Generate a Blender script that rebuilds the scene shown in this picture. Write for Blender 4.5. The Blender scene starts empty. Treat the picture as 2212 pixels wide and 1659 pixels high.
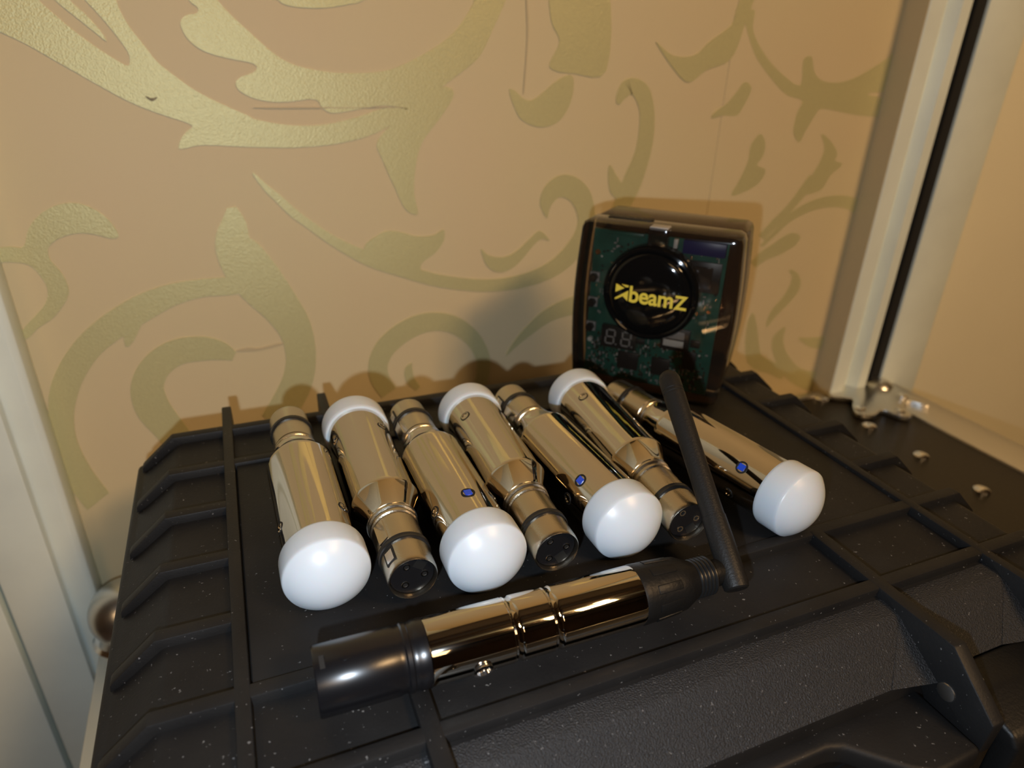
import bpy, bmesh, math, random
from mathutils import Vector, Matrix
random.seed(7)
S = 0.19            # metres per layout unit (camera stands one unit above the case lid)
D2 = bpy.data
scn = bpy.context.scene
COL = scn.collection

# ------------------------------------------------------------------ camera
F, CX, CY = 1459.0, 1106.0, 829.5
def pix(p): return Vector((p[0]-CX, -(p[1]-CY), -F))
AY = pix((445, 103)).normalized()
AX = pix((4993, 224)); AX = (AX - AY*AX.dot(AY)).normalized()
AZ = AX.cross(AY)
def toworld(v): return Vector((AX.dot(v), AY.dot(v), AZ.dot(v)))
def unY(p, y):                       # where the ray of a photo pixel meets the plane y
    d = toworld(pix(p)); t = y/d.y
    return Vector((0, 0, 1)) + d*t
cam = D2.cameras.new('camera'); cam_o = D2.objects.new('camera', cam); COL.objects.link(cam_o)
rx, ry, rz = (toworld(Vector(v)) for v in ((1, 0, 0), (0, 1, 0), (0, 0, 1)))
cam_o.matrix_world = Matrix(((rx.x, ry.x, rz.x, 0), (rx.y, ry.y, rz.y, 0), (rx.z, ry.z, rz.z, S), (0, 0, 0, 1)))
cam.sensor_fit = 'HORIZONTAL'; cam.sensor_width = 36; cam.lens = F/2212*36
cam.clip_start = 0.01; cam.clip_end = 50
cam.dof.use_dof = True; cam.dof.focus_distance = 1.42*S; cam.dof.aperture_fstop = 9.0
scn.camera = cam_o

# ------------------------------------------------------------------ light
w = D2.worlds.new('world'); scn.world = w; w.use_nodes = True
w.node_tree.nodes['Background'].inputs[0].default_value = (1.0, 0.62, 0.32, 1)
w.node_tree.nodes['Background'].inputs[1].default_value = 0.03
def light(name, kind, loc, energy, color, size, target=None, size_y=None):
    l = D2.lights.new(name, kind); l.energy = energy; l.color = color
    if kind == 'AREA':
        l.size = size
        if size_y: l.shape = 'RECTANGLE'; l.size_y = size_y
    else: l.shadow_soft_size = size
    o = D2.objects.new(name, l); COL.objects.link(o); o.location = loc
    if target is not None:
        o.rotation_euler = (Vector(target)-Vector(loc)).to_track_quat('-Z', 'Y').to_euler()
    return o
fl = Vector((0, 0, 1)) + rx*-0.11 + ry*-0.21 + rz*0.02
light('phone_flash', 'POINT', fl*S, 2.65, (0.85, 0.98, 1.12), 0.004)
light('warm_ceiling_lamp', 'AREA', (0.8, -1.05, 1.5), 42, (1.0, 0.62, 0.29), 0.45, (0.2, 0.4, 0))
light('warm_room_lamp', 'AREA', (-0.9, -1.9, 1.5), 13, (1.0, 0.62, 0.29), 0.9, (0.1, 0.4, 0))
vs = scn.view_settings
vs.view_transform = 'Standard'; vs.look = 'None'; vs.exposure = 0.0; vs.gamma = 1.0; vs.use_curve_mapping = False

# ------------------------------------------------------------------ materials
def node(nt, kind, **kw):
    n = nt.nodes.new(kind)
    for k, v in kw.items(): setattr(n, k, v)
    return n
def pbr(name, color, rough=0.5, metal=0.0, bump=None, mottle=None, specks=None, **extra):
    """bump=(scale,strength) mottle=(scale,color,amount) specks=(scale,threshold,color)"""
    m = D2.materials.new(name); m.use_nodes = True; nt = m.node_tree
    b = nt.nodes['Principled BSDF']
    b.inputs['Base Color'].default_value = (*color, 1); b.inputs['Roughness'].default_value = rough
    b.inputs['Metallic'].default_value = metal
    for k, v in extra.items(): b.inputs[k.replace('_', ' ')].default_value = v
    tc = node(nt, 'ShaderNodeTexCoord'); out = None
    L = nt.links
    if mottle:
        n = node(nt, 'ShaderNodeTexNoise'); n.inputs['Scale'].default_value = mottle[0]; n.inputs['Detail'].default_value = 5
        L.new(tc.outputs['Object'], n.inputs['Vector'])
        r = node(nt, 'ShaderNodeMapRange'); r.inputs[1].default_value = 0.35; r.inputs[2].default_value = 0.7
        r.inputs[4].default_value = mottle[2]; L.new(n.outputs['Fac'], r.inputs[0])
        mx = node(nt, 'ShaderNodeMix', data_type='RGBA')
        mx.inputs['A'].default_value = (*color, 1); mx.inputs['B'].default_value = (*mottle[1], 1)
        L.new(r.outputs[0], mx.inputs['Factor']); out = mx.outputs['Result']
    if specks:
        n = node(nt, 'ShaderNodeTexNoise'); n.inputs['Scale'].default_value = specks[0]; n.inputs['Detail'].default_value = 2
        L.new(tc.outputs['Object'], n.inputs['Vector'])
        r = node(nt, 'ShaderNodeMapRange'); r.inputs[1].default_value = specks[1]; r.inputs[2].default_value = specks[1]+0.05
        r.inputs[4].default_value = 0.8; L.new(n.outputs['Fac'], r.inputs[0])
        mx = node(nt, 'ShaderNodeMix', data_type='RGBA')
        if out: L.new(out, mx.inputs['A'])
        else: mx.inputs['A'].default_value = (*color, 1)
        mx.inputs['B'].default_value = (*specks[2], 1)
        L.new(r.outputs[0], mx.inputs['Factor']); out = mx.outputs['Result']
    if out: L.new(out, b.inputs['Base Color'])
    if bump:
        n = node(nt, 'ShaderNodeTexNoise'); n.inputs['Scale'].default_value = bump[0]; n.inputs['Detail'].default_value = 3
        L.new(tc.outputs['Object'], n.inputs['Vector'])
        bp = node(nt, 'ShaderNodeBump'); bp.inputs['Strength'].default_value = bump[1]; bp.inputs['Distance'].default_value = 0.001
        L.new(n.outputs['Fac'], bp.inputs['Height']); L.new(bp.outputs[0], b.inputs['Normal'])
    return m
DUST = (0.16, 0.16, 0.16)
M = {
 'plastic': pbr('black moulded plastic', (0.008, 0.008, 0.0085), 0.52, bump=(900, 0.10), mottle=(38, (0.014, 0.014, 0.014), 0.7), specks=(620, 0.705, DUST), Specular_IOR_Level=0.28),
 'grain': pbr('grained black plastic', (0.020, 0.021, 0.023), 0.5, bump=(1500, 0.9), specks=(900, 0.69, DUST), Specular_IOR_Level=0.35),
 'chrome': pbr('polished nickel', (0.58, 0.545, 0.48), 0.05, 1.0),
 'satin': pbr('satin nickel', (0.52, 0.47, 0.38), 0.24, 1.0, bump=(1800, 0.1)),
 'steel': pbr('bright steel', (0.8, 0.8, 0.8), 0.15, 1.0),
 'dome': pbr('milky white diffuser', (0.57, 0.64, 0.71), 0.33, bump=(60, 0.02), Subsurface_Weight=0.25, Subsurface_Scale=0.006, IOR=1.45),
 'rubber': pbr('black rubber', (0.01, 0.01, 0.01), 0.32),
 'insert': pbr('glossy black insert', (0.008, 0.008, 0.009), 0.18),
 'hole': pbr('dark bore', (0.003, 0.003, 0.003), 0.6),
 'sleeve': pbr('satin black metal', (0.005, 0.005, 0.006), 0.27, Specular_IOR_Level=0.5),
 'matt': pbr('matt black plastic', (0.006, 0.006, 0.006), 0.45, bump=(700, 0.15), Specular_IOR_Level=0.28),
 'antenna': pbr('black antenna rubber', (0.010, 0.0095, 0.009), 0.48, bump=(1200, 0.15), Specular_IOR_Level=0.3),
 'blue': pbr('blue switch', (0.01, 0.06, 0.55), 0.3),
 'paper': pbr('tan wallpaper', (0.59, 0.505, 0.31), 0.6, bump=(240, 0.03), mottle=(9, (0.60, 0.485, 0.31), 0.6)),
 'gold': pbr('gold wallpaper print', (0.61, 0.57, 0.305), 0.42, 0.32, bump=(1100, 0.3), mottle=(500, (0.57, 0.525, 0.285), 0.7), Specular_IOR_Level=0.3),
 'crease': pbr('faint crease', (0.49, 0.41, 0.255), 0.6),
 'stain': pbr('dark stain', (0.10, 0.09, 0.06), 0.7, mottle=(300, (0.35, 0.3, 0.18), 1.0)),
 'paint': pbr('old cream paint', (0.74, 0.82, 0.77), 0.4, mottle=(20, (0.67, 0.74, 0.70), 0.8), bump=(60, 0.08)),
 'beige': pbr('beige wall paint', (0.80, 0.75, 0.56), 0.6, mottle=(6, (0.76, 0.71, 0.53), 0.6)),
 'void': pbr('dark gap', (0.006, 0.006, 0.006), 0.8),
 'alu': pbr('aluminium extrusion', (0.72, 0.70, 0.66), 0.36, 1.0, bump=(300, 0.05)),
 'zinc': pbr('zinc plated steel', (0.66, 0.66, 0.64), 0.3, 1.0, bump=(200, 0.06)),
 'laminate': pbr('black laminate', (0.012, 0.010, 0.008), 0.42, bump=(500, 0.2), Specular_IOR_Level=0.3),
 'pcb': pbr('green circuit board', (0.004, 0.085, 0.062), 0.35, mottle=(90, (0.02, 0.16, 0.12), 0.8)),
 'chip': pbr('black chip', (0.012, 0.012, 0.013), 0.35),
 'solder': pbr('solder', (0.75, 0.72, 0.66), 0.2, 1.0),
 'copper': pbr('copper pad', (0.7, 0.4, 0.18), 0.25, 1.0),
 'battery': pbr('dark blue wrap', (0.012, 0.016, 0.13), 0.35),
 'white': pbr('white plastic', (0.7, 0.7, 0.66), 0.4),
 'grey': pbr('grey segment', (0.33, 0.33, 0.33), 0.5),
 'badge': pbr('gloss black badge', (0.004, 0.004, 0.004), 0.06, Specular_IOR_Level=0.3),
 'yellow': pbr('yellow print', (0.72, 0.58, 0.06), 0.4),
 'dim': pbr('dim brown room wall', (0.10, 0.065, 0.04), 0.8),
 'ceil': pbr('ceiling paint', (0.3, 0.24, 0.17), 0.8),
 'carpet': pbr('dark carpet', (0.05, 0.03, 0.025), 0.9),
}
def smoke_mat(name, col, haze):
    m = D2.materials.new(name); m.use_nodes = True; nt = m.node_tree
    nt.nodes.remove(nt.nodes['Principled BSDF']); out = nt.nodes['Material Output']
    t = node(nt, 'ShaderNodeBsdfTransparent'); t.inputs[0].default_value = (*col, 1)
    g = node(nt, 'ShaderNodeBsdfGlossy'); g.inputs['Roughness'].default_value = 0.07
    fr = node(nt, 'ShaderNodeFresnel'); fr.inputs[0].default_value = 1.5
    mx = node(nt, 'ShaderNodeMixShader')
    nt.links.new(fr.outputs[0], mx.inputs[0]); nt.links.new(t.outputs[0], mx.inputs[1]); nt.links.new(g.outputs[0], mx.inputs[2])
    df = node(nt, 'ShaderNodeBsdfDiffuse'); df.inputs[0].default_value = (0.11, 0.085, 0.065, 1)
    m2 = node(nt, 'ShaderNodeMixShader'); m2.inputs[0].default_value = haze
    nt.links.new(mx.outputs[0], m2.inputs[1]); nt.links.new(df.outputs[0], m2.inputs[2]); nt.links.new(m2.outputs[0], out.inputs[0])
    return m
M['smoke'] = smoke_mat('smoked clear plastic', (0.62, 0.58, 0.54), 0.06)
M['smoke2'] = smoke_mat('dark smoked plastic', (0.38, 0.33, 0.28), 0.30)

# ------------------------------------------------------------------ mesh helpers (layout units in, metres out)
def mk(name, verts, faces, mat, parent=None, sharp=35, loc=None):
    me = D2.meshes.new(name)
    me.from_pydata([tuple(c*S for c in v) for v in verts], [], faces)
    return fin(name, me, mat, parent, sharp, loc)
def fin(name, me, mat, parent=None, sharp=35, loc=None):
    bm = bmesh.new(); bm.from_mesh(me); bmesh.ops.recalc_face_normals(bm, faces=bm.faces); bm.to_mesh(me); bm.free()
    me.polygons.foreach_set('use_smooth', [True]*len(me.polygons)); me.set_sharp_from_angle(angle=math.radians(sharp))
    me.materials.append(M[mat]); me.update()
    o = D2.objects.new(name, me); COL.objects.link(o); o.parent = parent
    if loc: o.location = Vector(loc)*S
    return o
def inst(name, src, parent, loc=None, rot=None):
    o = src.copy(); o.name = name; COL.objects.link(o); o.parent = parent
    if loc is not None: o.location = Vector(loc)*S
    if rot is not None: o.rotation_euler = rot
    return o
def root(name, label, cat, loc=(0, 0, 0), rz=0, group=None):
    o = D2.objects.new(name, None); COL.objects.link(o); o.location = Vector(loc)*S; o.rotation_euler = (0, 0, rz)
    o.empty_display_size = 0.02
    return tag(o, label, cat, group)
def tag(o, label, cat, group=None):
    o['label'] = label; o['category'] = cat
    if group: o['group'] = group
    return o
def struct(o): o['kind'] = 'structure'; return o
def lathe(prof, n=48, axis='X', c=(0, 0, 0), loop=False):
    """prof: (s, r) along the axis; closes ends that reach r=0 or caps them"""
    V, Fc, rings = [], [], []
    for s, r in prof:
        if r <= 1e-6: rings.append([len(V)]); V.append((s, 0, 0)); continue
        rings.append(list(range(len(V), len(V)+n)))
        for k in range(n):
            a = 2*math.pi*k/n; V.append((s, r*math.cos(a), r*math.sin(a)))
    for A, B in zip(rings, rings[1:]):
        if len(A) == 1 and len(B) == 1: continue
        for k in range(n):
            k2 = (k+1) % n
            if len(A) == 1: Fc.append((A[0], B[k], B[k2]))
            elif len(B) == 1: Fc.append((A[k], A[k2], B[0]))
            else: Fc.append((A[k], A[k2], B[k2], B[k]))
    if loop:
        A, B = rings[-1], rings[0]
        Fc += [(A[k], A[(k+1) % n], B[(k+1) % n], B[k]) for k in range(n)]
    else:
        if len(rings[0]) > 1: Fc.append(tuple(reversed(rings[0])))
        if len(rings[-1]) > 1: Fc.append(tuple(rings[-1]))
    if axis == 'Z': V = [(-z, y, x) for x, y, z in V]
    elif axis == 'Y': V = [(-y, x, z) for x, y, z in V]
    return [(x+c[0], y+c[1], z+c[2]) for x, y, z in V], Fc
def boxv(x0, x1, y0, y1, z0, z1):
    V = [(x, y, z) for x in (x0, x1) for y in (y0, y1) for z in (z0, z1)]
    return V, [(0, 1, 3, 2), (4, 6, 7, 5), (0, 4, 5, 1), (2, 3, 7, 6), (0, 2, 6, 4), (1, 5, 7, 3)]
def bevelled(name, V, Fc, mat, parent=None, b=0.003, seg=2, sharp=40):
    me = D2.meshes.new(name); me.from_pydata([tuple(c*S for c in v) for v in V], [], Fc)
    bm = bmesh.new(); bm.from_mesh(me); bmesh.ops.recalc_face_normals(bm, faces=bm.faces)
    ed = [e for e in bm.edges if len(e.link_faces) == 2 and e.calc_face_angle(0) > 0.3]
    bmesh.ops.bevel(bm, geom=ed, offset=b*S, segments=seg, affect='EDGES', profile=0.5, clamp_overlap=True)
    bm.to_mesh(me); bm.free()
    return fin(name, me, mat, parent, sharp)
def box(name, b, mat, parent=None, bev=0.003):
    V, Fc = boxv(*b); return bevelled(name, V, Fc, mat, parent, bev) if bev else mk(name, V, Fc, mat, parent)
def prism(poly, a0, a1, plane):
    """extrude a 2-D polygon: plane 'xz' along y, 'yz' along x, 'xy' along z"""
    n = len(poly)
    f = {'xz': lambda p, a: (p[0], a, p[1]), 'yz': lambda p, a: (a, p[0], p[1]), 'xy': lambda p, a: (p[0], p[1], a)}[plane]
    V = [f(p, a0) for p in poly]+[f(p, a1) for p in poly]
    Fc = [tuple(range(n)), tuple(range(2*n-1, n-1, -1))]+[(i, (i+1) % n, n+(i+1) % n, n+i) for i in range(n)]
    return V, Fc
def merge(*parts):
    V, Fc = [], []
    for v, f in parts:
        o = len(V); V += v; Fc += [tuple(i+o for i in q) for q in f]
    return V, Fc
def catmull(pts, closed=False, k=5):
    n = len(pts); out = []
    rng = range(n if closed else n-1)
    for i in rng:
        g = lambda j: pts[j % n] if closed else pts[max(0, min(n-1, j))]
        p0, p1, p2, p3 = g(i-1), g(i), g(i+1), g(i+2)
        for q in range(k):
            t = q/k
            out.append(tuple(0.5*(2*b+(c-a)*t+(2*a-5*b+4*c-d)*t*t+(3*b-a-3*c+d)*t**3) for a, b, c, d in zip(p0, p1, p2, p3)))
    if not closed: out.append(tuple(pts[-1]))
    return out

# ================================================================== the room
YW = 2.45
ZF, ZC = -4.2, 8.5
wall = struct(mk('wall_back', *boxv(-12, 14, YW, YW+0.5, ZF, ZC), 'beige'))
struct(mk('floor', *boxv(-12, 14, -18, YW+0.5, ZF-0.3, ZF), 'carpet'))
struct(mk('ceiling', *boxv(-12, 14, -18, YW+0.5, ZC, ZC+0.3), 'ceil'))
for i_, (ya, yb, m_) in enumerate(((-1.2, -.7, 'dim'), (-3.4, -2.6, 'dim'), (-5.6, -4.9, 'paint'), (-8.2, -7.0, 'dim'), (-11.0, -10.2, 'void'))):  # unseen ceiling beams, added to put streaks into the chrome reflections
    struct(mk('trim_%d' % (8+i_), *boxv(-12, 14, ya, yb, ZC-.7, ZC), m_))
struct(mk('wall_front', *boxv(-12, 14, -18.3, -18, ZF, ZC), 'dim'))
struct(mk('wall_left', *boxv(-12.3, -12, -18, YW, ZF, ZC), 'dim'))
struct(mk('wall_right', *boxv(14, 14.3, -18, YW, ZF, ZC), 'dim'))
# wallpaper sheets with a vertical seam
mk('wallpaper_sheet', *boxv(-0.70, 1.932, YW-0.004, YW, ZF, ZC), 'paper', wall)
mk('wallpaper_sheet', *boxv(1.930, 3.02, YW-0.0065, YW, ZF, ZC), 'paper', wall)
TH = YW-0.0065
def wp(p): v = unY(p, TH); return (v.x, v.z)
motif_n = 0
def motif_poly(origin, sc, pts, k=4):
    global motif_n; motif_n += 1
    P = [wp((origin[0]+x/sc, origin[1]+y/sc)) for x, y in pts]
    P = catmull(P, True, k)
    V, Fc = prism(P, TH-0.0004-motif_n*0.000012, TH+0.003, 'xz')
    return mk('scroll_motif', V, Fc, 'gold', wall)
def motif_stroke(origin, sc, pts, k=6):
    global motif_n; motif_n += 1
    P = catmull([tuple(p) for p in pts], False, k)
    Lf, Rt = [], []
    for i, (x, y, h) in enumerate(P):
        a = P[max(0, i-1)]; b = P[min(len(P)-1, i+1)]
        dx, dy = b[0]-a[0], b[1]-a[1]; l = math.hypot(dx, dy) or 1
        nx, ny = -dy/l, dx/l; h = max(h, 1.0)
        Lf.append((x+nx*h, y+ny*h)); Rt.append((x-nx*h, y-ny*h))
    q = [wp((origin[0]+x/sc, origin[1]+y/sc)) for x, y in Lf+Rt]
    n = len(P); y0, y1 = TH-0.0004-motif_n*0.000012, TH+0.003
    V = [(x, y0, z) for x, z in q]+[(x, y1, z) for x, z in q]; Fc = []
    for i in range(n-1):
        Fc += [(i, i+1, n+i+1, n+i), (2*n+i, 3*n+i, 3*n+i+1, 2*n+i+1), (i, 2*n+i, 2*n+i+1, i+1), (n+i, n+i+1, 3*n+i+1, 3*n+i)]
    Fc += [(0, n, 3*n, 2*n), (n-1, 3*n-1, 4*n-1, 2*n-1)]
    return mk('scroll_motif', V, Fc, 'gold', wall)
c1 = ((0, 0), 2.766); c2 = ((500, 0), 2.765); c3 = ((0, 400), 3.016); c4 = ((600, 380), 3.16)
c5 = ((1200, 0), 2.765); c8 = ((1560, 400), 3.607)
off = 500*2.766
motif_poly(*c1, [(-160, 120), (0, 190), (150, 260), (300, 345), (450, 430), (600, 515), (700, 570), (800, 620), (900, 660), (1000, 695),
  (1110, 730), (1150, 757), (1110, 790), (1078, 840), (1068, 885), (1110, 885), (1190, 868), (1300, 868), (1450, 876), (1700, 882), (off+400, 880), (off+560, 868), (off+700, 845),
  (off+850, 800), (off+980, 730), (off+1080, 640), (off+900, 650), (off+750, 700), (off+550, 745), (off+350, 748), (off+150, 715), (1480, 690), (1300, 610), (1150, 530), (1000, 420),
  (930, 360), (860, 270), (780, 170), (720, 70), (690, -10), (650, -120), (400, -120), (510, 0), (620, 120), (730, 258), (772, 330), (768, 392),
  (700, 362), (560, 272), (430, 175), (330, 90), (230, 0), (140, -120), (-160, -120)])
motif_poly(*c1, [(330, 0), (480, 122), (570, 195), (635, 245), (600, 185), (510, 85), (415, 0), (330, -110), (250, -110)])
motif_poly(*c1, [(1090, -110), (1130, 0), (1182, 45), (1172, 80), (1115, 90), (1080, 125), (1090, 180), (1130, 240), (1200, 295), (1290, 330), (1400, 355), (1500, 375), (1535, 400),
  (1515, 432), (1440, 460), (1408, 495), (1430, 540), (1500, 580), (1600, 605), (1720, 608), (off+470, 592), (off+520, 605), (off+540, 640), (off+600, 675), (off+720, 660),
  (off+900, 630), (off+1080, 640), (off+1200, 560), (off+1350, 450), (off+1480, 340), (off+1560, 180), (off+1640, 0), (off+1680, -110), (off+1480, -110), (off+1445, 20), (off+1350, 170), (off+1250, 260), (off+1100, 350), (off+950, 415),
  (off+800, 435), (off+600, 432), (off+400, 395), (1650, 330), (1500, 200), (1380, 90), (1300, 0), (1240, -110)])
motif_poly(*c2, [(200, -110), (280, 0), (350, 35), (480, 48), (600, 42), (700, 25), (790, 0), (900, -110)])
motif_poly(*c2, [(1080, 640), (960, 740), (870, 850), (900, 950), (980, 1130), (1040, 1250), (1112, 1277), (1092, 1150), (1100, 1000), (1140, 850), (1250, 700), (1330, 560), (1250, 520)])
motif_poly(*c2, [(1660, 540), (1690, 540), (1790, 600), (1960, 470), (2040, 460), (2030, 600), (1960, 720), (1850, 760), (1740, 720), (1690, 640)])
motif_poly(*c2, [(1930, -80), (2240, -80), (2240, 420), (2050, 440), (1900, 400), (1960, 250), (1910, 120)])
motif_stroke(*c4, [(-170, -20, 6), (-80, 80, 20), (0, 150, 26), (100, 245, 30), (200, 320, 28), (350, 425, 32), (500, 510, 40), (650, 575, 50), (850, 645, 45), (1100, 715, 42), (1400, 748, 42), (1650, 722, 45), (1850, 650, 52), (1990, 540, 58),
  (2085, 390, 55), (2105, 260, 60), (2060, 130, 75), (1970, 70, 80), (1880, 100, 62), (1830, 190, 40), (1838, 285, 5)])
motif_poly(*c4, [(590, 490), (690, 400), (760, 375), (850, 385), (950, 412), (1060, 405), (1120, 370), (1138, 380), (1130, 450), (1080, 520), (990, 590), (980, 640), (1040, 690), (900, 690), (700, 600)])
motif_poly(*c4, [(1388, 500), (1440, 540), (1530, 555), (1620, 520), (1720, 430), (1790, 375), (1855, 440), (1800, 430), (1740, 480), (1650, 590), (1560, 650), (1480, 652), (1420, 600)])
motif_stroke(*c4, [(760, 1480, 60), (700, 1390, 65), (685, 1290, 66), (730, 1180, 68), (830, 1085, 68), (960, 1015, 66), (1090, 995, 62), (1210, 1020, 60), (1320, 1100, 55), (1385, 1200, 50), (1405, 1300, 45), (1385, 1420, 40)])
motif_stroke(*c4, [(915, 1280, 4), (895, 1320, 26), (905, 1390, 30), (960, 1450, 20)])
motif_stroke(*c4, [(1558, 1225, 3), (1620, 1150, 18), (1700, 1070, 30), (1850, 950, 45), (2030, 880, 60), (2200, 840, 60)])
motif_poly(*c3, [(152, 400), (185, 285), (260, 190), (370, 130), (480, 115), (580, 140), (680, 200), (750, 280), (772, 335), (725, 347), (640, 325), (540, 312), (440, 325), (355, 365), (312, 420),
  (330, 490), (400, 570), (440, 650), (445, 720), (400, 800), (340, 870), (250, 930), (190, 990), (130, 1010), (150, 940), (250, 830), (300, 760), (310, 680), (270, 600), (190, 520), (60, 500), (-40, 500), (-40, 420), (60, 400)])
motif_stroke(*c3, [(1510, 145, 30), (1520, 250, 85), (1520, 380, 120), (1590, 500, 150), (1700, 640, 150), (1820, 780, 125), (1920, 930, 108), (1960, 1100, 98), (1945, 1250, 98), (1880, 1400, 98), (1780, 1550, 90)])
motif_stroke(*c3, [(1660, 620, 60), (1500, 655, 60), (1320, 670, 58), (1120, 715, 72), (930, 800, 90), (740, 915, 92), (590, 1040, 90), (480, 1190, 92), (415, 1350, 92), (400, 1520, 82), (430, 1700, 80), (520, 1900, 90), (640, 2060, 90)])
motif_stroke(*c3, [(900, 820, 60), (860, 920, 52), (840, 1000, 36), (825, 1050, 10)])
motif_stroke(*c3, [(1525, 1115, 30), (1440, 1080, 60), (1320, 1065, 78), (1150, 1090, 85), (1020, 1180, 95), (960, 1310, 108), (990, 1440, 112), (1080, 1560, 100), (1200, 1700, 90)])
motif_stroke(*c5, [(375, 620, 12), (395, 570, 30), (445, 515, 48), (510, 545, 52), (545, 650, 44), (545, 780, 45), (520, 920, 46), (465, 1070, 55), (420, 1180, 50), (330, 1350, 40)])
motif_poly(*c5, [(325, 985), (365, 1050), (400, 1110), (380, 1190), (330, 1150), (315, 1060)])
motif_poly(*c5, [(600, 250), (700, 330), (830, 330), (920, 250), (1050, 150), (1080, 60), (1130, -60), (1200, -60), (1130, 150), (1050, 350), (900, 420), (800, 492), (720, 430)])
motif_poly(*c5, [(1190, 60), (1180, 180), (1240, 310), (1340, 430), (1460, 510), (1480, 360), (1530, 340), (1550, 440), (1620, 490), (1750, 480), (1900, 400), (2020, 310), (2070, 190), (2150, 150), (2150, 520), (2010, 545), (1860, 560), (1990, 590), (2100, 600),
  (2080, 690), (1950, 695), (1800, 688), (1600, 650), (1550, 690), (1490, 790), (1455, 850), (1420, 790), (1440, 680), (1470, 600), (1370, 560), (1250, 420), (1180, 300), (1130, 100)])
motif_poly(*c5, [(1220, 800), (1252, 850), (1240, 930), (1205, 985), (1250, 1010), (1240, 1060), (1180, 1120), (1050, 1170), (1100, 1070), (1150, 960), (1165, 870)])
motif_poly(*c5, [(1130, 490), (1170, 530), (1120, 640), (1080, 690), (1000, 690), (935, 705), (950, 670), (1020, 620), (1080, 550)])
motif_stroke(*c5, [(1230, 1420, 22), (1300, 1340, 22), (1400, 1240, 22), (1480, 1140, 26), (1540, 1060, 30)])
motif_poly(*c5, [(1470, 1140), (1560, 1000), (1605, 890), (1588, 800), (1650, 850), (1682, 915), (1670, 960), (1712, 982), (1640, 1050), (1590, 1130), (1510, 1160)])
motif_stroke(*c5, [(1230, 1470, 10), (1300, 1400, 14), (1400, 1300, 22), (1550, 1222, 30), (1700, 1202, 36), (1800, 1235, 42), (1860, 1310, 46), (1880, 1420, 46)])
motif_stroke(*c8, [(240, 620, 30), (330, 545, 40), (420, 500, 50), (500, 450, 55), (560, 415, 48), (605, 400, 12)])
motif_stroke(*c8, [(345, 1100, 8), (400, 1000, 28), (500, 890, 34), (565, 790, 40), (570, 710, 30), (525, 660, 8)])
motif_stroke(*c8, [(488, 1105, 8), (435, 1200, 42), (445, 1300, 50), (510, 1420, 60), (610, 1500, 70), (760, 1530, 80), (900, 1500, 80)])
motif_stroke(*c8, [(595, 1190, 6), (700, 1225, 40), (830, 1215, 52), (900, 1120, 52), (840, 1060, 15)])
motif_poly(*c8, [(870, 850), (890, 810), (950, 800), (1010, 830), (1000, 910), (930, 925), (880, 900)])
motif_stroke(*c8, [(240, 1000, 10), (230, 1100, 40), (250, 1350, 60), (380, 1420, 50), (480, 1470, 50)])
# marks on the paper
def mark(pts, k, mat='stain'):
    global motif_n; motif_n += 1
    P = catmull([wp(p) for p in pts], True, k)
    return mk('wall_stain', *prism(P, TH-0.0006-motif_n*0.000012, TH+0.002, 'xz'), mat, wall)
mark([(313, 207), (318, 213), (326, 218), (334, 217), (340, 210), (333, 211), (326, 212), (319, 209)], 3)
mark([(546, 232.5), (640, 231), (760, 232), (860, 231), (880, 236), (860, 233), (700, 234), (600, 235)], 3, 'crease')
mark([(510, 758), (535, 751), (560, 752), (600, 742), (612, 744), (560, 757), (530, 759)], 3, 'crease')
mark([(1139, 0), (1142, 60), (1139, 120), (1133, 195), (1130, 195), (1136, 120), (1138, 60), (1136, 0)], 3, 'crease')
mark([(1206, 180), (1220, 168), (1236, 170), (1232, 182), (1218, 190)], 3, 'gold')

# painted frames either side of the wallpaper (proud of the wall)
def fx(x, p): return x*(YW-p)/YW        # measured on the wall plane, standing p in front of it
P1 = 0.13
mk('wallpaper_sheet', *boxv(fx(2.965, P1)-.003, fx(2.965, P1)+.002, YW-P1+.006, YW, ZF, ZC), 'paper', wall)
prof = [(fx(2.965, P1), YW), (fx(2.965, P1), YW-P1+.004), (fx(2.97, P1), YW-P1), (fx(3.05, P1), YW-P1-0.005), (fx(3.085, P1), YW-P1+0.045), (fx(3.13, P1), YW-P1+0.05),
        (fx(3.165, P1), YW-P1), (fx(3.225, P1), YW-P1), (fx(3.26, P1), YW-P1+0.03), (fx(3.27, P1), YW)]
struct(mk('trim_1', *prism(prof, ZF, ZC, 'xy'), 'paint', sharp=30))
struct(mk('trim_2', *boxv(fx(3.262, .11), fx(3.345, .12), YW-0.105, YW, ZF, ZC), 'void'))
struct(bevelled('trim_3', *boxv(fx(3.34, .12), fx(3.645, .12), YW-0.12, YW, ZF, ZC), 'paint', b=0.008))
PL = 0.11
struct(bevelled('trim_4', *prism([(-0.672, YW), (-0.672, YW-PL+.012), (-0.69, YW-PL), (fx(-0.79, PL), YW-PL), (fx(-0.80, PL), YW-PL-0.025), (-0.88, YW-PL-0.03), (-0.88, YW)], ZF, ZC, 'xy'), 'paint', b=0.006))
struct(bevelled('trim_5', *boxv(fx(-0.985, .15), fx(-0.805, .15), YW-0.15, YW, ZF, ZC), 'paint', b=0.01))
struct(bevelled('trim_6', *boxv(-2.2, fx(-1.003, .15), YW-0.15, YW, ZF, ZC), 'paint', b=0.01))
struct(mk('trim_7', *boxv(-1.2, -0.8, YW-0.06, YW, ZF, ZC), 'void'))

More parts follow.
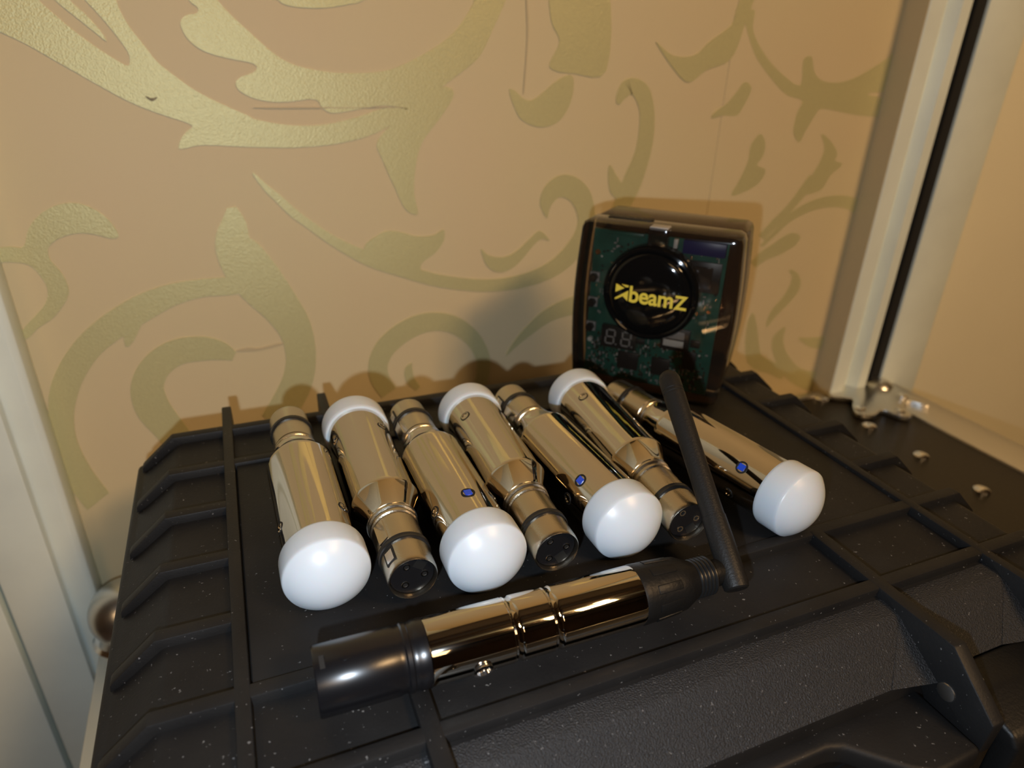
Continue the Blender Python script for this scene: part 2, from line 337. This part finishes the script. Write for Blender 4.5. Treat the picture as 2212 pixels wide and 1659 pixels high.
# ================================================================== flight cases under everything
ZT = -0.6
def ball_corner(parent, c, r, sx, sy):
    """zinc corner: ball, three rounded flanges with rivets; sx, sy point into the case"""
    prof = [(r*math.sin(math.radians(a)), r*math.cos(math.radians(a))) for a in range(-90, 91, 10)]
    V, Fc = lathe(prof, 32, 'Z', c)
    b = mk('ball_corner', V, Fc, 'zinc', parent)
    x0, y0, z0 = c
    top = []
    for a, l in ((0, .25), (12, .29), (24, .26), (36, .19), (45, .21), (54, .19), (66, .26), (78, .29), (90, .25)):
        top.append((x0+sx*l*math.cos(math.radians(a)), y0+sy*l*math.sin(math.radians(a))))
    P = [(x0-sx*0.02, y0-sy*0.02)]+top
    fl_ = bevelled('corner_plate', *prism(P, ZT+0.012 if z0 > ZT-0.1 else z0+0.03, (ZT if z0 > ZT-0.1 else z0+0.03)+0.026, 'xy'), 'zinc', parent, 0.003)
    zz = (ZT if z0 > ZT-0.1 else z0+0.03)+0.026
    for a, l in ((14, .25), (76, .25), (45, .17)):
        V, Fc = lathe([(0, .022), (.006, .021), (.012, .014), (.014, 0)], 16, 'Z', (x0+sx*l*math.cos(math.radians(a)), y0+sy*l*math.sin(math.radians(a)), zz))
        mk('rivet', V, Fc, 'steel', fl_)
    return b
def flight_case(name, label, x0, x1, y0, y1, zt, zb, group, corners):
    t = root(name, label, 'flight case', ((x0+x1)/2, (y0+y1)/2, zb), 0, group)
    cx, cy = (x0+x1)/2, (y0+y1)/2
    def sh(o): o.location = Vector((-cx, -cy, -zb))*S; return o
    sh(box('panel_box', (x0+.02, x1-.02, y0+.02, y1-.02, zb+.02, zt), 'laminate', t, 0.004))
    e = 0.13
    for a0, a1, b0, b1 in ((x0, x1, y1-.05, y1), (x0, x1, y0, y0+.05)):
        sh(box('edge_extrusion', (a0, a1, b0, b1, zt-e, zt+0.012), 'alu', t, 0.01))
    for a0, a1 in ((x1-.23, x1), (x0, x0+.23)):
        sh(box('edge_extrusion', (a0, a1, y0+.05, y1-.05, zt-e, zt+0.012), 'alu', t, 0.01))
    for a in (x0, x1-.1):
        for b in (y0, y1-.1): sh(box('upright_extrusion', (a-.004, a+.104, b-.004, b+.104, zb, zt-e), 'alu', t, 0.01))
    return t, sh
t, sh = flight_case('flight_case', 'black riveted flight case with aluminium edging under the plastic case', -0.30, 3.29, -1.2, 2.40, ZT, -.984, None, None)
for y in (2.32, 2.011, 1.721, 1.43, 1.14, 0.85):
    V, Fc = lathe([(0, .034), (.008, .033), (.016, .022), (.019, 0)], 20, 'Z', (2.755, y, ZT)); sh(mk('rivet', V, Fc, 'steel', t))
V, Fc = lathe([(0.085*math.sin(math.radians(a)), 0.085*math.cos(math.radians(a))) for a in range(-90, 91, 10)], 32, 'Z', (3.15, 2.31, ZT-.02))
sh(mk('ball_corner', V, Fc, 'zinc', t))
P = [(3.28, 2.395), (2.93, 2.395), (2.86, 2.33), (2.94, 2.27), (2.87, 2.20), (2.83, 2.13), (2.90, 2.09), (2.99, 2.12), (3.02, 2.04), (3.08, 2.02), (3.12, 2.10), (3.2, 2.15), (3.24, 2.1), (3.28, 2.1)]
cp = sh(bevelled('corner_plate', *prism(catmull([(x-.07, y-.035) for x, y in P], True, 3), ZT+.005, ZT+.03, 'xy'), 'zinc', t, 0.004))
for p in ((2.81, 2.125), (2.98, 2.035), (3.14, 2.155)):
    V, Fc = lathe([(0, .026), (.008, .025), (.014, .016), (.016, 0)], 16, 'Z', (p[0], p[1], ZT+.03)); mk('rivet', V, Fc, 'steel', cp)
t, sh = flight_case('flight_case', 'lower flight case with zinc ball corner beside the left painted frame', -0.68, 3.2, -1.2, 2.38, -1.0, ZF, None, None)
bc = un_c = (-0.575, 2.27, -0.887)
V, Fc = lathe([(0.125*math.sin(math.radians(a)), 0.125*math.cos(math.radians(a))) for a in range(-90, 91, 9)], 36, 'Z', bc)
bo = sh(mk('ball_corner', V, Fc, 'zinc', t))
V, Fc = lathe([(-.115, .10), (-.115, .128), (-.10, .132), (-.085, .12)], 32, 'Z', bc); mk('ball_rim', V, Fc, 'steel', bo)

# ================================================================== the plastic carrying case
X0, X1, Y0, Y1 = -0.251, 1.66, 0.665, 1.91      # plateau of the lid
RZ = -0.022                                      # floor of the moulded pockets
XM = 0.5*(X0+X1)
case = root('carrying_case', 'black ribbed plastic carrying case that everything lies on', 'case', (XM, 1.2, ZT+0.016))
CO = Vector((-XM, -1.2, -(ZT+0.016)))
def cs(o): o.location = CO*S; return o
def ring(x0, x1, y0, y1, z, c):
    return [(x0+c, y0, z), (x1-c, y0, z), (x1, y0+c, z), (x1, y1-c, z), (x1-c, y1, z), (x0+c, y1, z), (x0, y1-c, z), (x0, y0+c, z)]
rings = [ring(X0+.012, X1-.012, Y0, Y1-.01, RZ, .02), ring(X0-.085, X1+.085, Y0-.085, Y1+.075, -.098, .05), ring(X0-.108, X1+.108, Y0-.088, Y1+.095, -.106, .06),
         ring(X0-.112, X1+.112, Y0-.09, Y1+.10, -.12, .06), ring(X0-.105, X1+.105, Y0-.09, Y1+.095, -.30, .06)]
V = [v for r in rings for v in r]; Fc = [tuple(range(8)), tuple(range(39, 31, -1))]
for i in range(4):
    for k in range(8): Fc.append((i*8+k, i*8+(k+1) % 8, i*8+8+(k+1) % 8, i*8+8+k))
cs(bevelled('lid', V, Fc, 'plastic', case, 0.008, 2))
V = [v for r in (ring(X0-.10, X1+.10, Y0-.09, Y1+.09, -.305, .06), ring(X0-.06, X1+.06, Y0-.05, Y1+.05, ZT+.016, .06)) for v in r]
Fc = [tuple(range(8)), tuple(range(15, 7, -1))]+[(k, (k+1) % 8, 8+(k+1) % 8, 8+k) for k in range(8)]
cs(bevelled('case_base', V, Fc, 'plastic', case, 0.006))
CPZ = -0.008
cs(box('center_panel', (-.086, 1.478, .939, 1.692, RZ-.004, CPZ), 'plastic', case, 0.002))
XA, XB, XC, XD = -0.103, 0.183, 1.178, 1.495
RW = 0.015
def xrib(y, poly): cs(bevelled('cross_rib', *prism(poly, y-RW, y+RW, 'xz'), 'plastic', case, 0.0035))
EL = [(X0-.092, -.10), (X0-.09, -.082), (X0-.083, -.074), (X0, 0)]
ER = [(2*XM-x, z) for x, z in reversed(EL)]
for y in (.733, .923, 1.707, 1.905):
    xrib(y, EL+ER+[(X1+.02, -.06), (X1-.02, -.035), (X0+.02, -.035), (X0-.02, -.06)])
for y in (1.114, 1.314, 1.511):
    xrib(y, EL+[(XA, 0), (XA, -.035), (X0+.02, -.035), (X0-.02, -.06)])
    xrib(y, [(XD, 0)]+ER+[(X1+.02, -.06), (X1-.02, -.035), (XD, -.035)])
FRONT = [(.60, -.10), (.56, -.16), (.44, -.17), (.436, -.09), (.546, .003), (.575, .003)]
BACK = [(2.04, .002), (2.04, -.06), (2.0, -.11), (1.9, -.035)]
def yrib(x, hw, poly, nm='long_rib'): return cs(bevelled(nm, *prism(poly, x-hw, x+hw, 'yz'), 'plastic', case, 0.0035))
for x in (XA, XD): yrib(x, .0135, [(.66, -.035)]+FRONT+[(.70, .001)]+BACK)
for x in (XB, XC):
    f_ = yrib(x, .0165, [(.66, -.035)]+FRONT+[(.70, .001), (.923, .001), (.923, -.035)])
    yrib(x, .0135, [(1.707, -.035), (1.707, .001)]+BACK)
    sx = -1 if x == XC else 1
    V, Fc = lathe([(0, .019), (.006, .018), (.009, .012), (.0095, 0)], 20, 'X', (0, 0, 0))
    V = [(x+sx*(.0165+a*.4), .529+b, -.101+c) for a, b, c in V]; cs(mk('hinge_pin', V, Fc, 'zinc', case))
# front bays: grained slope, gussets, ledge with hand opening, latches
def slope(xa, xb):
    prof = [(.71, RZ+.001), (.672, RZ+.001), (.662, -.0235), (.653, -.0305), (.570, -.0985), (.574, -.104), (.60, -.12), (.64, -.150), (.71, -.05)]
    cs(mk('front_slope', *prism(prof, xa, xb, 'yz'), 'grain', case, 24))
for xa, xb in ((XA+.014, XB-.017), (XB+.017, XC-.017), (XC+.017, XD-.014)): slope(xa, xb)
for xe, d in ((XC-.017, -1), (XB+.017, 1), (XD-.014, -1)):
    V = [(xe, .660, -.0245), (xe, .582, -.100), (xe+d*.10, .569, -.0975), (xe, .548, -.096), (xe, .60, -.15)]
    cs(mk('gusset', V, [(0, 2, 3), (0, 3, 4, 1), (0, 1, 2), (1, 4, 3, 2)], 'grain', case, 10))
led = [(XB+.017, .585), (XC-.017, .585), (XC-.017, .435), (1.04, .43), (1.0, .455), (.92, .533), (.89, .543), (.46, .543), (.43, .533), (.35, .455), (.31, .43), (XB+.017, .435)]
cs(bevelled('handle_ledge', *prism(led, -.20, -.148, 'xy'), 'plastic', case, 0.012, 3))
for xa, xb in ((XC+.03, XD-.03),):
    l = [(.572, -.100), (.50, -.096), (.42, -.118), (.405, -.14), (.405, -.30), (.45, -.30), (.45, -.16), (.572, -.14)]
    cs(bevelled('latch', *prism(l, xa, xb, 'yz'), 'matt', case, 0.01, 3))

# ================================================================== LED plugs (chrome barrel, XLR socket, white dome)
RB, RD, RBAR = 0.0775, 0.0865, 0.0505
SJ = 0.635
def proto_parts():
    p = {}
    p['body'] = ('chrome', lathe([(.222, .045), (.222, .056), (.232, .057), (.283, .0765), (.288, .0785), (.294, RB), (SJ, RB), (SJ, .05)], 72))
    p['connector_barrel'] = ('satin', lathe([(.044, .0455), (.038, .0475), (.041, .0497), (.050, RBAR), (.190, RBAR), (.192, .049), (.197, .049), (.199, .0525), (.206, .0525), (.208, .050), (.212, .050), (.214, .0545), (.226, .0545), (.226, .03), (.068, .03), (.068, .0455)], 56, loop=True))
    p['seal_ring'] = ('rubber', lathe([(.103, .046), (.103, .0530), (.106, .0548), (.110, .0535), (.113, .0535), (.117, .0548), (.120, .053), (.120, .046)], 48, loop=True))
    p['connector_insert'] = ('insert', lathe([(.050, 0), (.050, .043), (.052, .0452), (.068, .0452)], 40))
    h = []; RC = .109; x0 = SJ+.062-math.sqrt(RC*RC-.0832**2)
    for i in range(10):
        a = math.asin(.0832/RC)*(1-i/9); h.append((x0+RC*math.cos(a), RC*math.sin(a) if i < 9 else 0))
    p['dome'] = ('dome', lathe([(SJ-.004, .06), (SJ-.004, .0835), (SJ, RD-.001), (SJ+.004, RD), (SJ+.052, RD), (SJ+.0575, RD-.0006), (SJ+.0605, RD-.0018)]+h, 72))
    return p
PROTO = {k: (m, v) for k, (m, v) in proto_parts().items()}
src = {}
def make_unit(label, J, ang, roll, screws=(0, 120, 240), switch=None, keyroll=40):
    """J: (x, y) of the dome joint, ang: heading of the dome, roll of the fittings in degrees (0 = up)"""
    ca, sa = math.cos(ang), math.sin(ang)
    zc = CPZ+RD
    o = root('led_plug', label, 'led light', (J[0]-ca*.3, J[1]-sa*.3, CPZ), ang, 'chrome plug lights with white domes in a row')
    off_ = Vector((-SJ+.3, 0, RD))
    def put(nm, rolldeg=0):
        if nm not in src:
            m, (V, Fc) = PROTO[nm]; src[nm] = q = mk(nm, V, Fc, m, o)
        else: q = inst(nm, src[nm], o)
        q.location = off_*S; q.rotation_euler = (math.radians(rolldeg), 0, 0); return q
    body = put('body'); bar = put('connector_barrel'); put('seal_ring'); ins = put('connector_insert', keyroll); put('dome')
    def fit(nm, mat, prof, s, r, deg, par, n=20, extra=None):
        key = nm+str(s)+str(r)
        if key not in src:
            V, Fc = prof
            V = [(s+x, y, r+z) for x, y, z in V]
            src[key] = q = mk(nm, V, Fc, mat, par)
        else: q = inst(nm, src[key], par)
        q.location = (0, 0, 0); q.rotation_euler = (-math.radians(deg), 0, 0); return q
    for a in screws:
        q = fit('screw', 'chrome', lathe([(-.01, .0125), (-.002, .0125), (.001, .0115), (.0015, .009), (-.0035, .0085), (-.003, .004), (-.001, 0)], 20, 'Z'), SJ-.084, RB, roll+a, body)
        fit('screw_recess', 'hole', lathe([(-.01, .0150), (.0004, .0145), (.0004, .0128), (-.01, .0128)], 20, 'Z'), SJ-.084, RB, roll+a, body)
    if switch is not None:
        fit('switch_recess', 'hole', lathe([(-.01, .0155), (.0007, .0155), (.0007, .0115), (-.003, .0115)], 24, 'Z'), SJ-.070, RB, switch, body)
        fit('switch', 'blue', boxv(-.0085, .0085, -.008, .008, -.006, .0022), SJ-.070, RB, switch, body)
    # latch key and slot on the socket barrel
    fit('release_tab', 'steel', boxv(.125, .185, -.012, .012, -.004, .0028), 0, RBAR, keyroll+10, bar)
    fit('latch_slot', 'hole', boxv(.058, .100, -.013, .013, -.01, .0006), 0, RBAR, keyroll+10, bar)
    fit('latch_key', 'steel', boxv(.062, .092, -.009, .009, -.01, .0016), 0, RBAR, keyroll+10, bar)
    for a in (60, 180, 300):
        fit('contact_socket', 'steel', lathe([(.0498, .0045), (.0485, .0050), (.0485, .0075), (.0498, .0078)], 16, 'X'), 0, .025, a, ins)
        fit('contact_bore', 'hole', lathe([(.0505, 0), (.0492, .0001), (.0492, .0046), (.0505, .0046)], 16, 'X'), 0, .025, a, ins)
    fit('key_notch', 'hole', boxv(.0488, .058, -.012, .012, -.014, .006), 0, .032, 0, ins)
    return o
k = 1.012
R_ = math.radians
UN = [  # label, dome joint, heading, roll of screws, screws, switch, roll of the socket key
 ('chrome plug light at the left end of the row, white dome towards the viewer', (.0705, 1.1355), -89.2, 52, (0, 120, 240), None, 180),
 ('chrome plug light with socket towards the viewer, between the two leftmost front domes', (.2275, 1.604), 89.8, 62, (0, -104, 150), None, 36),
 ('chrome plug light with blue switch, second white front dome from the left', (.3816, 1.070), -89.6, -64, (0, 120, 240), 1, -80),
 ('chrome plug light with socket towards the viewer, between the two middle front domes', (.545, 1.577), 87.9, 38, (0, 120, 240), None, 150),
 ('chrome plug light with blue switch, third white front dome from the left', (.7071, 1.0615), -88.0, 180, (0, 90), -46, -80),
 ('chrome plug light partly behind the black antenna, socket towards the viewer', (.883, 1.562), 85.8, 30, (0, 120, 240), None, 150),
 ('chrome plug light at the right end of the row, with dome right of the antenna', (1.113, .993), -79.5, 180, (0, 70), -50, 180),
]
for lab, J, h, roll, sc, sw, kr in UN:
    make_unit(lab, J, R_(h), roll, sc, sw, kr)

# ================================================================== stick transmitter with folding antenna
tx = root('wireless_transmitter', 'chrome and black stick transmitter with folded-up antenna lying in front', 'transmitter', (.42, .838, 0), R_(-1.2))
RT = 0.0585
def tp(nm, mat, prof, n=64, par=None):
    V, Fc = lathe(prof, n, 'X', (0, 0, 0)); o = mk(nm, V, Fc, mat, par or tx)
    if par is None: o.location = Vector((-.42, 0, RT+.001))*S
    return o
sl = tp('sleeve', 'sleeve', [(.05, .048), (.018, .052), (.016, .0565), (.019, .0585), (.150, .0585), (.153, .0570), (.162, .0570), (.165, .0592), (.172, .0592), (.174, .0574), (.182, .0574), (.185, .0595), (.202, .0595), (.204, .05)])
for a0, nm in ((-12, 'latch_slot'),):
    V, Fc = boxv(.026, .034, -.004, .018, -.004, .0006); V = [(x, y, z+RT) for x, y, z in V]
    q = mk(nm, V, Fc, 'hole', sl); q.rotation_euler = (R_(22), 0, 0)
    V, Fc = lathe([(-.004, .010), (.0016, .010), (.0022, .0075), (.0022, 0)], 20, 'Z', (.066, 0, RT-.0012)); q = mk('key_button', V, Fc, 'sleeve', sl); q.rotation_euler = (R_(12), 0, 0)
def groove(s): return [(s-.009, RT), (s-.007, RT-.0015), (s-.004, RT-.0006), (s, RT-.003), (s+.006, RT-.003), (s+.009, RT-.0003), (s+.011, RT)]
ch = tp('barrel', 'chrome', [(.203, .045), (.203, RT-.001), (.205, RT)]+groove(.360)+groove(.437)+[(.612, RT), (.617, RT-.001), (.618, RT-.004), (.618, .04)], 80)
V, Fc = lathe([(-.005, .0145), (.001, .0180), (.005, .0180), (.0055, .0125), (-.002, .0105), (-.003, 0)], 24, 'Z', (.290, 0, RT)); q = mk('screw_eye', V, Fc, 'steel', ch); q.rotation_euler = (R_(104), 0, 0)
bt = tp('boot', 'matt', [(.617, .04), (.617, .0575), (.622, .0590), (.632, .0585), (.70, .0545), (.718, .0525), (.732, .0460), (.740, .0425), (.75, .038), (.75, .02)])
for i in range(10):
    V, Fc = boxv(.645, .700, -.0085, .0085, -.0015, .0022)
    V = [(x, y, z+(.0570-.06*(x-.645))) for x, y, z in V]
    q = bevelled('grip_flute', V, Fc, 'matt', bt, 0.003, 2); q.rotation_euler = (R_(36*i+10), 0, 0)
th = [(.745, .03)]
for i in range(5):
    s = .750+i*.0085; th += [(s, .0350), (s+.003, .0395), (s+.0055, .0395), (s+.0085, .0350)]
tp('thread_collar', 'rubber', th+[(.794, .0325), (.797, .028), (.797, .02)], 48)
tp('antenna_joint', 'matt', [(.79, .02), (.79, .0275), (.822, .027), (.826, .025), (.844, .0235), (.846, .02)], 40)
# swivel antenna: from the joint up over the plugs
A0 = Vector((.835, .798, .052)); A1 = Vector((.908, 1.212, .330))
dA = (A1-A0); LA = dA.length
q3 = dA.normalized().to_track_quat('X', 'Z').to_matrix()
def ap(nm, mat, prof, n=36, par=None):
    V, Fc = lathe(prof, n, 'X'); V = [tuple(A0+q3@Vector(v)) for v in V]
    o = mk(nm, V, Fc, mat, tx); o.matrix_parent_inverse = Matrix(); o.matrix_local = (Matrix.Translation(Vector((.42, .838, 0))*S) @ Matrix.Rotation(R_(-1.2), 4, 'Z')).inverted()
    return o
an = ap('antenna_sleeve', 'antenna', [(-.014, 0), (-.014, .021), (-.011, .0250), (.0, .0265), (.09, .0265), (.140, .0255), (.142, .022)])
ap('antenna_rod', 'antenna', [(.13, .018), (.13, .0243), (.25, .0235), (LA*.6, .0238), (LA-.065, .0252), (LA-.064, .0243), (LA-.061, .0243), (LA-.060, .0252), (LA-.056, .0252), (LA-.055, .0243), (LA-.052, .0243), (LA-.051, .0252), (LA-.022, .0252), (LA-.009, .0205), (LA-.002, .012), (LA, 0)])
V, Fc = lathe([(-.005, .0052), (.0008, .0052), (.0008, 0)], 14, 'Z'); V = [tuple(A0+q3@(Vector((0.0, 0, .0262))+Vector(v))) for v in V]
hp = mk('hinge_pin', V, Fc, 'hole', tx); hp.matrix_local = an.matrix_local.copy()

# ================================================================== smoked wireless DMX box
W, DP, H = .485, .32, .545
dv = root('wireless_box', 'smoked clear plastic wireless box with round black badge standing on the case', 'wireless box', (1.290, 1.805, 0.002), R_(-47.2))
def outline(n=10, inset=0.0, top=H, bot=0.0):
    """front outline (x, z): sides bulge outwards a little"""
    def side(t): return W/2-inset+0.015*math.sin(math.pi*min(1, max(0, (t*0.95+0.02))))+0.0015
    r = .022; pts = []
    for i in range(n+1):
        t = i/n; z = bot+inset+r+(top-bot-2*inset-2*r)*t; pts.append((side(1-t), z))
    tr = side(0)
    pts += [(tr-r*.3, top-inset-r*.3), (tr-r, top-inset)]
    left = [(-x, z) for x, z in reversed(pts)]
    b0 = side(1)
    return [(b0-r, bot+inset), (b0-r*.3, bot+inset+r*.3)]+pts+left+[(-b0+r*.3, bot+inset+r*.3), (-b0+r, bot+inset)]
def shell(nm, ya, yb, mat, inset=(0, 0), r=.014):
    """rounded slab between two depths"""
    secs = [(ya, inset[0]+r), (ya+r*.3, inset[0]+r*.3), (ya+r, inset[0]), (yb-r, inset[1]), (yb-r*.3, inset[1]+r*.3), (yb, inset[1]+r)]
    rs = [[(x, y, z) for x, z in outline(inset=i)] for y, i in secs]; n = len(rs[0])
    V = [v for q in rs for v in q]; Fc = [tuple(range(n)), tuple(range(len(V)-1, len(V)-n-1, -1))]
    for i in range(len(rs)-1):
        for k_ in range(n): Fc.append((i*n+k_, i*n+(k_+1) % n, (i+1)*n+(k_+1) % n, (i+1)*n+k_))
    return mk(nm, V, Fc, mat, dv, 30)
YF = -DP/2
shell('front_shell', YF, YF+.125, 'smoke')
shell('rear_shell', YF+.127, DP/2, 'smoke2', (0.003, .006))
pcb = box('circuit_board', (-.212, .205, YF+.040, YF+.050, .02, H-.03), 'pcb', dv, 0)
bx_ = lambda nm, x0, x1, z0, z1, d, m, par=pcb: box(nm, (x0, x1, YF+.040-d, YF+.0405, z0, z1), m, par, 0.001)
bx_('battery', .075, .200, .478, .518, .026, 'battery'); bx_('header_strip', -.165, -.05, .504, .516, .012, 'pcb')
bx_('capacitor', .044, .056, .486, .514, .014, 'white')
bx_('radio_module', .08, .195, .36, .455, .006, 'chip'); bx_('module_shield', .10, .17, .375, .44, .010, 'smoke2')
dsp = bx_('digit_display', -.155, -.038, .132, .206, .022, 'chip')
yd = YF+.040-.0222
SEG = {'a': (.0, .5, 1), 'g': (0, 0, 1), 'd': (0, -.5, 1), 'f': (-.5, .25, 0), 'b': (.5, .25, 0), 'e': (-.5, -.25, 0), 'c': (.5, -.25, 0)}
for cx_ in (-.123, -.069):
    for u, v, hor in SEG.values():
        w_, h_ = .028, .048; x_, z_ = cx_+u*w_+v*.006, .170+v*h_
        a, b = (.0112, .0026) if hor else (.0026, .0098)
        box('segment', (x_-a, x_+a, yd-.0006, yd+.001, z_-b, z_+b), 'grey', dsp, 0)
    V, Fc = lathe([(0, 0), (0, .0028), (.001, .0028)], 10, 'Y', (cx_+.021, yd-.0006, .146)); mk('segment', V, Fc, 'grey', dsp)
bx_('sticker', .050, .115, .170, .192, .012, 'white'); bx_('sticker', .055, .115, .197, .222, .012, 'grey'); bx_('label_plate', .040, .132, .157, .231, .010, 'chip')
for z_ in (.360, .275, .190):
    V, Fc = lathe([(0, 0), (0, .012), (.002, .014), (.03, .014)], 6, 'Y', (-.197, YF+.008, z_)); mk('push_button', V, Fc, 'rubber', pcb)
    bx_('button_base', -.213, -.181, z_-.016, z_+.016, .01, 'grey')
V, Fc = lathe([(0, 0), (0, .008), (.01, .009)], 14, 'Y', (-.197, YF+.03, .142)); mk('indicator_led', V, Fc, 'white', pcb)
V, Fc = lathe([(0, .004), (-.001, .004), (-.001, .009), (.004, .009)], 16, 'Y', (-.195, YF+.0395, .44)); mk('copper_pad', V, Fc, 'copper', pcb)
for p in ((-.055, .185), (.005, .182), (-.06, .1), (.17, .26), (.175, .30)):
    V, Fc = lathe([(0, 0), (-.001, .003), (-.001, .006), (.004, .006)], 12, 'Y', (p[0], YF+.0395, p[1])); mk('copper_pad', V, Fc, 'copper', pcb)
bx_('terminal_block', .145, .175, .215, .29, .014, 'pcb')
for (x_, z_, a, b) in ((-.06, .09, .035, .03), (.05, .09, .03, .03), (-.03, .165, .02, .008), (.14, .13, .02, .03), (.15, .19, .015, .012)):
    bx_('chip', x_-a, x_+a, z_-b, z_+b, .010, 'chip')
tiny = {m: [] for m in ('grey', 'solder', 'copper', 'white', 'chip')}
for i in range(620):
    x_ = random.uniform(-.2, .195); z_ = random.choice((random.uniform(.03, .17), random.uniform(.03, .17), random.uniform(.24, .49)))
    a, b = random.choice(((.004, .0022), (.0022, .004), (.0028, .0028), (.0015, .007)))
    m = random.choice(('grey', 'solder', 'solder', 'copper', 'chip', 'grey', 'chip', 'white' if i % 5 == 0 else 'grey'))
    tiny[m].append(boxv(x_-a, x_+a, YF+.040-random.uniform(.003, .006), YF+.0405, z_-b, z_+b))
for m, q in tiny.items():
    o = mk('small_components', *merge(*q), m, pcb); o['kind'] = 'stuff'
# button bezel slot on the left, clip tab at the top, port slot on top
slot = [(-.214+.018*math.cos(R_(a)), (.462 if a < 180 else .15)+.018*math.sin(R_(a))) for a in list(range(0, 181, 30))+list(range(180, 361, 30))]
box('clip_tab', (-.030, .030, YF-.006, YF+.03, H-.060, H+.002), 'smoke', dv, 0.006)
box('clip_catch', (-.028, .028, YF-.002, YF+.045, H-.006, H+.004), 'grey', dv, 0.003)
pt = box('port_slot', (-.185, -.045, YF+.085, YF+.125, H-.01, H+.0012), 'hole', dv, 0.001)
for i in range(4): box('port_pin', (-.15+i*.023, -.147+i*.023, YF+.103, YF+.107, H, H+.002), 'solder', pt, 0)
# round badge
BXc, BZc = -.004, .343
V, Fc = lathe([(-.030, 0), (-.0296, .05), (-.0275, .090), (-.023, .116), (-.018, .1265), (-.013, .129), (-.016, .132), (-.019, .138), (-.017, .145), (-.008, .150), (.004, .151), (.03, .151), (.03, .1)], 72, 'Y', (BXc, YF, BZc))
badge = mk('badge', V, Fc, 'badge', dv, 40)
def text_mesh(txt, size, mat, parent, loc, ext=.0004, squash=1.0):
    cu = D2.curves.new('lettering', 'FONT'); cu.body = txt; cu.size = size*S; cu.extrude = ext*S; cu.offset = .0016*S; cu.align_x = 'LEFT'; cu.space_character = 0.98
    to = D2.objects.new('tmp', cu); COL.objects.link(to)
    dg = bpy.context.evaluated_depsgraph_get(); me = D2.meshes.new_from_object(to.evaluated_get(dg))
    D2.objects.remove(to); me.name = 'lettering'
    wd = max(v.co.x for v in me.vertices); mn = min(v.co.x for v in me.vertices)
    for v in me.vertices: v.co.x = (v.co.x-mn)/(wd-mn)*squash*S
    me.materials.clear(); me.materials.append(M[mat])
    o = D2.objects.new('lettering', me); COL.objects.link(o); o.parent = parent
    o.location = Vector(loc)*S; o.rotation_euler = (math.pi/2, 0, 0); return o
YB = YF-.0306
text_mesh('beam', .072, 'yellow', badge, (BXc-.057, YB, BZc-.026), squash=.137)
text_mesh('Z', .060, 'yellow', badge, (BXc+.083, YB, BZc-.026), squash=.040)
def tri(pts): V, Fc = prism([(BXc-.102+x*.044, BZc-.026+z*.050) for x, z in pts], YB-.0004, YB+.004, 'xz'); mk('logo_mark', V, Fc, 'yellow', badge)
tri([(0, 1.0), (0, .48), (.62, .80)]); tri([(.0, .0), (.0, .10), (.92, .68), (.92, .0), (.55, .28), (.2, .08)]); tri([(.42, 1.02), (.9, 1.0), (.92, .9), (.72, .88)])
